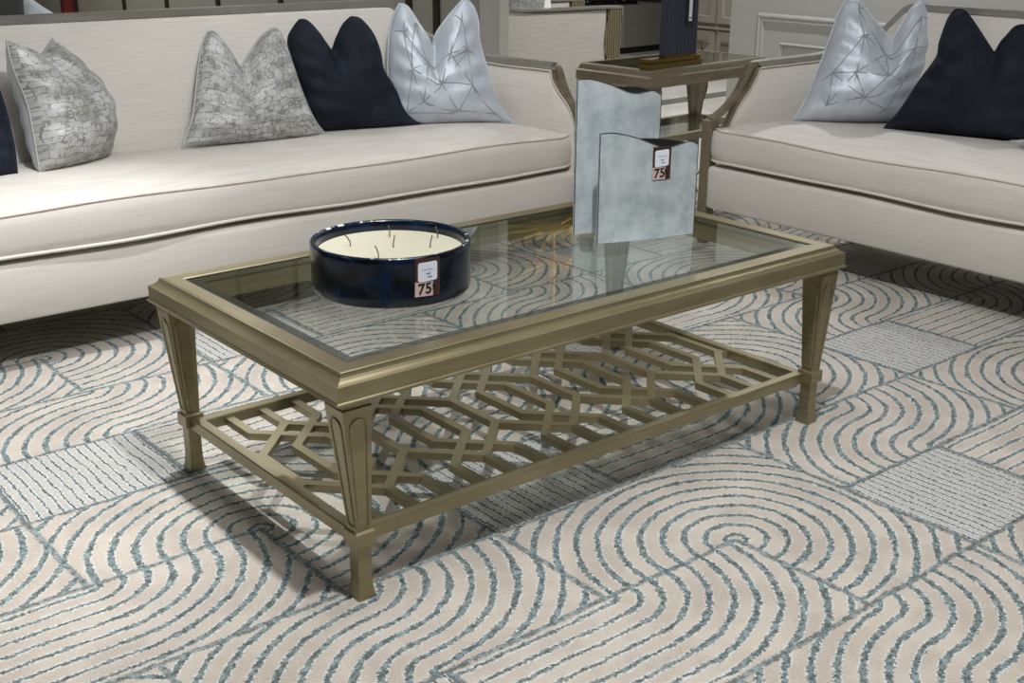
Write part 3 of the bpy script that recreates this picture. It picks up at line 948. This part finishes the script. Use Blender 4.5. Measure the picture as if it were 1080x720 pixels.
def pillow(key, label, mats, T=.072, stars=None, group='throw pillows on the sofas', chop=.75, seed=1, pipe=None, back=.6):
    d = PILLOWS[key]
    N = 40
    Lc, Tc, Rc, Bc = (resample(d[k], N) for k in 'LTRB')
    rng = random.Random(seed)
    ph = [rng.uniform(0, 6.28) for _ in range(8)]
    def plane(u, v):
        iu, iv = u*N, v*N
        def g(c, x):
            i = min(int(x), N-1); return c[i].lerp(c[i+1], x-i)
        l, r, bt, tp = g(Lc, iv), g(Rc, iv), g(Bc, iu), g(Tc, iu)
        c = (Bc[0]*(1-u)*(1-v)+Bc[N]*u*(1-v)+Tc[0]*(1-u)*v+Tc[N]*u*v)
        return l*(1-u)+r*u+bt*(1-v)+tp*v-c
    def hgt(u, v, sg):
        a = max(0, 4*u*(1-u)); c = max(0, 4*v*(1-v))
        h = T*(a**.5)*(c**.42)*(1.12-.34*v)
        ex = math.exp(-((u-.5)/.13)**2)*max(0, min(1, (v-.5)/.42))
        h *= 1-chop*ex*(1.0 if sg < 0 else .8)
        ed = (1-a)*(c**.5)
        h += ed*.0022*math.sin(34*v+ph[0])*a**.3*4*min(1, a*3)
        h += .003*math.sin(9*u+5*v+ph[1])*a*c+.0025*math.sin(7*u-11*v+ph[2])*a*c
        return max(h, 0.0)*(back if sg > 0 else 1.0)
    def surf(u, v, sg):
        p = plane(u, v)
        return Vector((p.x, sg*hgt(u, v, sg), p.y))
    b = MB()
    b.grid(lambda u, v: surf(u, v, -1), 2*N, 2*N, 0)
    b.grid(lambda u, v: surf(u, v, 1), 2*N, 2*N, 1)
    if stars:
        def ribbon(a, c, w0, w1, m=2, n=10):
            rr = []
            dv = Vector((c[0]-a[0], c[1]-a[1])); ln = dv.length
            for k in range(n+1):
                f = k/n; u, v = a[0]+dv.x*f, a[1]+dv.y*f
                if not (.02 < u < .98 and .02 < v < .98): break
                p = surf(u, v, -1); q = surf(u+dv.x*.01, v+dv.y*.01, -1)
                tx = (q-p).normalized(); sd = tx.cross(Vector((0, 1, 0))).normalized()
                nn = sd.cross(tx)
                if nn.y > 0: nn = -nn
                ww = w0+(w1-w0)*f
                rr.append([p+sd*ww+nn*.0006, p+nn*.0022, p-sd*ww+nn*.0006])
            if len(rr) > 1: b.rings(rr, m, False, False, False)
        for i, (u, v) in enumerate(stars):
            nb = sorted((math.hypot(u2-u, v2-v), j) for j, (u2, v2) in enumerate(stars) if j != i)[:6]
            for l, j in nb:
                if l > .48: continue
                u2, v2 = stars[j]
                f = (.52 if (i*7+j*3) % 3 else .34) if i < j else (.5 if (i+j) % 3 else .30)
                ribbon((u, v), (u+(u2-u)*f, v+(v2-v)*f), .0026, .0010)
            for k in range(2):
                a = rng.uniform(0, 6.28); l = rng.uniform(.06, .10)
                ribbon((u, v), (u+l*math.cos(a), v+l*math.sin(a)), .0024, .0009)
    o = b.build('throw_pillow', mats, None, smooth=True)
    o.location = d['o']; o.rotation_euler = (-R(d['tilt']), 0, R(d['yaw']))
    tag(o, label, 'pillow', group)
    b = MB()
    path = [Vector((p.x, 0, p.y)) for p in Bc[:-1]+Rc[:-1]+Tc[::-1][:-1]+Lc[::-1][:-1]]
    b.tube(path, .0035, 6, closed=True)
    b.build('piping', pipe or mats[0], o, smooth=True)
    return o

stars_a = [(.30, .22), (.60, .13), (.52, .46), (.80, .34), (.22, .50), (.40, .66), (.12, .78), (.68, .68), (.86, .62), (.84, .88), (.14, .10), (.90, .08), (.22, .95)]
stars_b = [(.20, .14), (.48, .26), (.78, .36), (.30, .46), (.56, .54), (.26, .78), (.80, .66), (.50, .76), (.12, .40), (.76, .10), (.90, .88), (.14, .94)]
G = 'throw pillows on the sofas'
pillow('p1', 'dark navy velvet pillow at the left edge, behind the tilted silver patterned pillow', [m_navy, m_navy], seed=11)
pillow('p2', 'silver block-patterned pillow turned sideways at the left end of the long sofa', [m_jac, m_silverback], T=.125, seed=2, back=.9)
pillow('p3', 'silver block-patterned pillow standing upright beside the navy pillow on the long sofa', [m_jac, m_silverback], seed=3)
pillow('p4', 'dark navy velvet pillow between patterned and satin silver pillows on the long sofa', [m_navy, m_navy], seed=4)
pillow('p5', 'pale silver satin pillow with starburst stitching in the right corner of the long sofa', [m_satin, m_silverback, m_thread], stars=stars_a, seed=5)
pillow('p6', 'pale silver satin pillow with starburst stitching against the arm of the right sofa', [m_satin, m_silverback, m_thread], T=.085, stars=stars_b, seed=6)
pillow('p7', 'large dark navy velvet pillow on the right sofa, front of the satin pillow', [m_navy, m_navy], seed=7)
# the sliver at the right edge of the frame: a pillow of the patterned kind
PILLOWS['p8'] = dict(PILLOWS['p3'])
PILLOWS['p8'].update(o=[2.90, 0.13, 0.478], yaw=-92, tilt=20)
pillow('p8', 'silver block-patterned pillow just showing at the right edge, on the right sofa', [m_jac, m_silverback], seed=8)

# ------------------------------------------------------------------ end table between the sofas, lamp
def end_table():
    L, W, H = .79, .405, .643
    ang = R(4)
    c = Vector((2.473, 1.686, 0))+Matrix.Rotation(ang, 3, 'Z') @ Vector((L/2, W/2, 0))
    zf = 0.0
    t = thing('end_table', 'champagne gold end table with glass top between the two sofas', 'end table', (c.x, c.y, zf), ang)
    h = H-zf
    b = MB()
    prof = [(.05, h-.072), (.010, h-.072), (.002, h-.068), (0, h-.062), (0, h-.030), (.006, h-.024), (.010, h-.012), (.014, h-.004), (.018, h), (.030, h), (.031, h-.006), (.031, h-.02), (.05, h-.02)]
    b.rings([rect(L, W, i, z) for i, z in prof], loop=True)
    b.build('frame', m_wood, t)
    b = MB(); b.rings([rect(L, W, .0315, h-.014), rect(L, W, .0315, h-.003), rect(L, W, .036, h-.001)])
    b.build('glass_top', m_glass, t)
    for sx, sy in ((-1, -1), (1, -1), (1, 1), (-1, 1)):
        table_leg(sx*(L/2-.055), sy*(W/2-.055), h-.071, .335, 1.25).build('leg', m_wood, t)
    b = MB()
    b.rings([rect(L, W, i, z) for i, z in ((.035, .335), (.035, .365), (.062, .365), (.062, .355), (.070, .355), (.070, .335))], loop=True)
    sh = b.build('shelf_frame', m_wood, t)
    b = MB(); b.rings([rect(L, W, .063, .3555), rect(L, W, .063, .364)])
    b.build('shelf_glass', m_glass, sh)
end_table()

def lamp():
    z0 = .6425
    ang = R(6)
    fl = Vector((2.486, 1.702, 0))
    wl, wd_ = .335, .062
    rot = Matrix.Rotation(ang, 3, 'Z')
    c = fl+rot @ Vector((wl/2, wd_/2, 0))
    t = thing('table_lamp', 'table lamp with dark navy ribbed block body and brass base on the end table', 'lamp', (c.x, c.y, z0), ang)
    m_brass = champagne('aged_brass', lin(104, 84, 38), lin(128, 104, 52), 0.35, 0.8)
    b = MB()
    def bx(l, d, za, zb): b.box((-l/2, -d/2, za), (l/2, d/2, zb))
    bx(wl, wd_, 0, .022); bx(wl-.012, wd_-.012, .022, .026); bx(wl-.006, wd_-.006, .026, .040); b.box((-.06, -.02, .040), (.145, .02, .047))
    b.build('base', m_brass, t, bevel=.0015)
    m_body = NT('navy_ribbed_ceramic')
    wv_ = m_body.node('ShaderNodeTexWave', wave_type='BANDS', bands_direction='X')
    m_body.link(m_body.coord(), wv_.inputs['Vector']); wv_.inputs['Scale'].default_value = 26; wv_.inputs['Distortion'].default_value = 1.0
    m_body.set(Base_Color=m_body.mix(wv_.outputs['Fac'], lin(30, 36, 48), lin(56, 62, 78)), Roughness=.5)
    m_body.bump(wv_.outputs['Fac'], .3, .004)
    b = MB()
    hx, hy = .104, .014
    rr = []
    outl = []
    for (ax, ay, bx_, by_) in ((-hx, -hy, hx, -hy), (hx, -hy, hx, hy), (hx, hy, -hx, hy), (-hx, hy, -hx, -hy)):
        n = max(6, int(math.hypot(bx_-ax, by_-ay)/.008))*2
        nx, ny = (by_-ay), -(bx_-ax); l = math.hypot(nx, ny); nx /= l; ny /= l
        for k in range(n):
            f = k/n; o_ = .0016*(1 if k % 2 else 0)
            outl.append((ax+(bx_-ax)*f+nx*o_, ay+(by_-ay)*f+ny*o_))
    b.rings([[(x+.042, y, z) for x, y in outl] for z in (.047, .40)])
    b.build('body', m_body.m, t)
    b = MB(); b.box((-.06, -.02, .40), (.145, .02, .415)); b.lathe([(.012, .415), (.010, .50), (.014, .505), (.001, .51)], 16, (.042, 0, 0))
    b.build('neck', m_brass, t)
    b = MB(); b.lathe([(.21, .48), (.16, .74), (.158, .74), (.208, .48)], 40, (.042, 0, 0), cap0=False, cap1=False)
    b.build('shade', plain('off_white_shade', lin(226, 220, 208), .8), t, smooth=True, angle=40)
    # hanging tag
    b = MB()
    xt = .088
    b.box((xt-.026, -0.0190, .155), (xt+.026, -0.0162, .30), 0)
    b.box((xt-.010, -0.0197, .175), (xt+.010, -0.0189, .265), 1)
    b.box((xt-.007, -0.0201, .184), (xt+.007, -0.0196, .190), 2)
    tg = b.build('hang_tag', [m_black, m_tagwhite, m_ink], t)
    tg['label'] = 'black hang tag with a white printed strip'
    # cord: over the table edge and down behind it
    inv = (Matrix.Translation((c.x, c.y, z0)) @ Matrix.Rotation(ang, 4, 'Z')).inverted()
    pts = [(2.80, 1.80, .665), (2.86, 1.83, .682), (2.93, 1.88, .668), (3.0, 2.0, .648), (3.25, 2.2, .650), (3.39, 2.27, .652), (3.44, 2.29, .60), (3.46, 2.27, .472), (3.45, 2.27, .405), (3.42, 2.27, .36), (3.387, 2.27, .316), (3.42, 2.27, .285), (3.446, 2.27, .256), (3.46, 2.28, .12), (3.50, 2.34, .0), (3.6, 2.6, -.007), (3.9, 2.8, -.008)]
    b = MB()
    b.tube([inv @ Vector(p) for p in smoothpath(pts, 5)], .0035, 6)
    sw_ = inv @ Vector((3.387, 2.27, .318))
    b.sphere(sw_, .013, 0, 8, (1, .7, 1))
    b.build('cord', m_black, t, smooth=True)
lamp()

# ------------------------------------------------------------------ background furniture
def armchair():
    a = Vector((3.535, 3.892, 0)); e = Vector((4.197, 3.626, 0))
    ang = math.atan2(e.y-a.y, e.x-a.x)
    t = thing('armchair', 'pale grey armchair with carved front arm and thin wood top rail, beyond the sofa', 'armchair', (a.x, a.y, -.012), ang)
    fab = linen('pale_grey_linen', lin(176, 171, 162), lin(198, 193, 184))
    # local: x along the near arm (back to front), y away from the camera
    W = .72
    b = MB()
    prof = []
    xs = [(.0, .705+.012), (.03, .70+.012), (.07, .694+.012), (.15, .689+.012), (.35, .692+.012), (.62, .70+.012)]
    def topz(x):
        for p, q in zip(xs[:-1], xs[1:]):
            if x <= q[0]: return p[1]+(q[1]-p[1])*(x-p[0])/(q[0]-p[0])
        return xs[-1][1]
    for y0 in (0, W-.09):
        rr = []
        for k in range(16):
            x = .0+.62*k/15
            zt = topz(x)-.012
            bow = .02*math.sin(PI*k/15)
            rr.append([(x, y0-bow*0.4, .14), (x, y0+.09, .14), (x, y0+.09, zt-.01), (x, y0+.08, zt), (x, y0+.008, zt), (x, y0-bow*.2, zt-.012)])
        bb = MB(); bb.rings(rr); bb.build('arm', fab, t, smooth=True, angle=50)
    b.box((-.10, 0, .14), (.02, W, .72), 0); b.build('backrest', fab, t, bevel=.03, segs=3)
    b = MB(); b.box((0, .09, .14), (.60, W-.09, .30)); b.build('seat_base', fab, t, bevel=.01)
    b = MB(); b.box((.02, .10, .30), (.755, W-.10, .50)); b.build('seat_cushion', linen('white_linen', lin(214, 210, 202), lin(232, 229, 222)), t, bevel=.04, segs=3)
    m_carv = NT('carved_gold_wood')
    wv_ = m_carv.node('ShaderNodeTexWave', wave_type='BANDS', bands_direction='X')
    m_carv.link(m_carv.coord(), wv_.inputs['Vector']); wv_.inputs['Scale'].default_value = 22; wv_.inputs['Distortion'].default_value = 3; wv_.inputs['Detail Scale'].default_value = 1.2
    m_carv.set(Base_Color=m_carv.mix(wv_.outputs['Fac'], lin(84, 76, 54), lin(160, 150, 118)), Roughness=.45, Metallic=.3)
    m_carv.bump(wv_.outputs['Fac'], .6, .01)
    for y0 in (-.012, W-.09):
        b = MB()
        rr = []
        for z, xo in ((0, .66), (.15, .655), (.30, .65), (.40, .63), (.50, .615), (.58, .618), (.65, .628), (.706, .64)):
            rr.append([(xo, y0, z), (xo+.09, y0, z), (xo+.09, y0+.10, z), (xo, y0+.10, z)])
        b.rings(rr); b.build('carved_front', m_carv.m, t, smooth=True, angle=40)
    for y0 in (-.01, W-.08):
        b = MB()
        b.bar([(x, y0+.045, topz(x)+.002) for x in [i*.74/24-.015 for i in range(25)]], .10, .012)
        b.build('top_rail', m_rail, t)
    for y0 in (.03, W-.07):
        b = MB(); b.rings([sq((.03, y0+.02), .016, 0), sq((.03, y0+.02), .022, .15)]); b.build('rear_leg', m_wood, t)
    return t, ang
ac, acang = armchair()
def loose_pillow(name, label, loc, yaw, tilt, wd, ht, T, mats, group=None, roll=0.0):
    b = MB()
    def sf(u, v, sg):
        a, c = max(0, 4*u*(1-u)), max(0, 4*v*(1-v))
        x = (u-.5)*wd*(1-.10*(4*v*(1-v))); z = ht*(.5+(v-.5)*(1-.10*a))
        return Vector((x, sg*T*(a**.5)*(c**.45), z))
    b.grid(lambda u, v: sf(u, v, -1), 24, 24, 0); b.grid(lambda u, v: sf(u, v, 1), 24, 24, 0)
    o = b.build(name, mats, None, smooth=True)
    o.location = loc; o.rotation_euler = (-R(tilt), roll, yaw)
    return tag(o, label, 'pillow', group)
RA = Matrix.Rotation(acang, 3, 'Z')
pa = Vector((3.535, 3.892, 0))
p = pa+RA @ Vector((.14, .30, .49))
loose_pillow('throw_pillow', 'grey block-patterned pillow leaning inside the pale armchair beyond the sofa', p, acang-PI/2+.9, 14, .40, .40, .06, [m_jac])
p = pa+RA @ Vector((.30, .42, .49))
loose_pillow('throw_pillow', 'plain white pillow leaning inside the pale armchair beyond the sofa', p, acang+.2, 14, .36, .38, .06, [plain('white_cotton', lin(222, 218, 208), .8)])

def far_bench():
    t = thing('upholstered_bench', 'low taupe upholstered bench far behind the lamp, with a printed pillow', 'bench', (6.55, 6.56, -.012), R(3))
    fab = linen('taupe_linen', lin(128, 122, 112), lin(146, 140, 130))
    b = MB(); b.box((0, 0, .055), (1.25, .7, .43)); b.build('seat', fab, t, bevel=.012)
    b = MB(); b.box((.02, .02, 0), (1.23, .68, .056)); b.build('plinth', m_black, t)
far_bench()
m_blk = NT('black_white_print')
vv = m_blk.node('ShaderNodeTexVoronoi', voronoi_dimensions='3D'); m_blk.link(m_blk.coord(), vv.inputs['Vector']); vv.inputs['Scale'].default_value = 16
m_blk.set(Base_Color=m_blk.mix(m_blk.step(vv.outputs[0], .18, .26), lin(150, 150, 146), lin(16, 16, 18)), Roughness=.7)
loose_pillow('throw_pillow', 'black and white printed pillow standing on the taupe bench behind the lamp', (7.15, 6.80, .42), R(-15), 8, .62, .42, .08, [m_blk.m])

def cabinet():
    X = 7.0
    t = thing('sideboard', 'beige panelled sideboard with drawers far behind the end table', 'cabinet', (X, 4.95, -.012))
    m_b = plain('beige_lacquer', lin(148, 140, 128), .5, 0, .04)
    b = MB(); b.box((0, -.55, .06), (.5, .86, 1.5)); b.build('carcass', m_b, t)
    b = MB(); b.box((.04, -.5, 0), (.46, .8, .06)); b.build('plinth', m_black, t)
    for k in range(3):
        y0 = -.53+k*.46
        b = MB(); b.box((-.02, y0, .10), (0, y0+.43, .31)); d = b.build('drawer', m_b, t, bevel=.006)
        b = MB(); b.tube([(-.02, y0+.06, .215), (-.045, y0+.075, .212), (-.045, y0+.355, .212), (-.02, y0+.37, .215)], .014, 8); b.build('handle', plain('dark_taupe_handle', lin(90, 82, 72), .5), d)
        b = MB()
        rr = [[(-dd, y0+i, .375+i), (-dd, y0+.43-i, .375+i), (-dd, y0+.43-i, 1.46-i), (-dd, y0+i, 1.46-i)] for dd, i in ((0, 0), (.025, 0), (.025, .05), (.012, .06))]
        b.rings(rr); b.build('door', m_b, t)
    b = MB(); b.box((-.03, -.56, .325), (0, .86, .345)); b.build('moulding', m_b, t)
cabinet()

def lounge_chair():
    t = thing('lounge_chair', 'dark grey lounge chair whose back shows behind the long sofa at far left', 'armchair', (.55, 3.55, -.012), R(20))
    fab = linen('dark_grey_linen', lin(78, 77, 74), lin(96, 95, 91))
    b = MB(); b.box((-.55, .45, .15), (.45, .62, .98)); b.build('backrest', fab, t, bevel=.03, segs=3)
    b = MB(); b.box((-.55, -.2, .15), (.45, .45, .27)); b.build('seat', fab, t, bevel=.03)
    for x in (-.55, .35):
        b = MB(); b.box((x, -.2, .15), (x+.1, .5, .62)); b.build('arm', fab, t, bevel=.02)
    for x in (-.48, .38):
        for y in (-.14, .54):
            b = MB(); b.rings([sq((x, y), .015, 0), sq((x, y), .022, .15)]); b.build('leg', m_wood, t)
lounge_chair()
loose_pillow('throw_pillow', 'plain silver pillow on the dark lounge chair at the far top left', (.785, 3.70, .36), R(8), 14, .40, .50, .07, [m_silverback], roll=R(28))
loose_pillow('throw_pillow', 'charcoal pillow at the extreme top left corner on the dark lounge chair', (.545, 3.40, .36), R(10), 8, .36, .58, .06, [velvet('charcoal_velvet', lin(70, 70, 70), lin(92, 92, 92))])

def red_screen():
    t = thing('standing_board', 'narrow dark red board with black edge standing behind the lounge chair', 'board', (1.26, 4.6, -.012), R(10))
    b = MB(); b.box((0, 0, .02), (.058, .03, 1.5)); b.build('panel', plain('dark_red', lin(104, 14, 18), .5), t)
    b = MB(); b.box((.058, -.004, 0), (.078, .034, 1.5)); b.build('edge_strip', m_black, t)
    b = MB(); b.box((-.06, -.1, 0), (.14, .13, .02)); b.build('foot', m_black, t)
red_screen()

def chandelier():
    t = thing('chandelier', 'brass two-tier starburst chandelier seen only mirrored in the glass table top', 'chandelier', (4.70, 4.75, 0))
    m_brass = champagne('bright_brass', lin(214, 166, 52), lin(238, 196, 84), 0.4, 0.25)
    b = MB(); b.tube([(0, 0, 1.84), (0, 0, 2.9)], .012, 8); b.lathe([(.05, 2.97), (.06, 2.9), (.06, 2.999)], 16); b.build('stem', m_brass, t)
    for z, ra, n in ((1.88, .62, 10), (2.12, .40, 8)):
        b = MB(); b.lathe([(.02, z-.03), (.11, z-.012), (.12, z+.01), (.03, z+.03)], 20)
        h = b.build('hub', m_brass, t)
        for k in range(n):
            a = 2*PI*k/n
            b = MB(); b.tube([(.08*math.cos(a), .08*math.sin(a), z), (ra*math.cos(a), ra*math.sin(a), z+.06)], [.014, .006], 6)
            b.build('arm', m_brass, h)
chandelier()
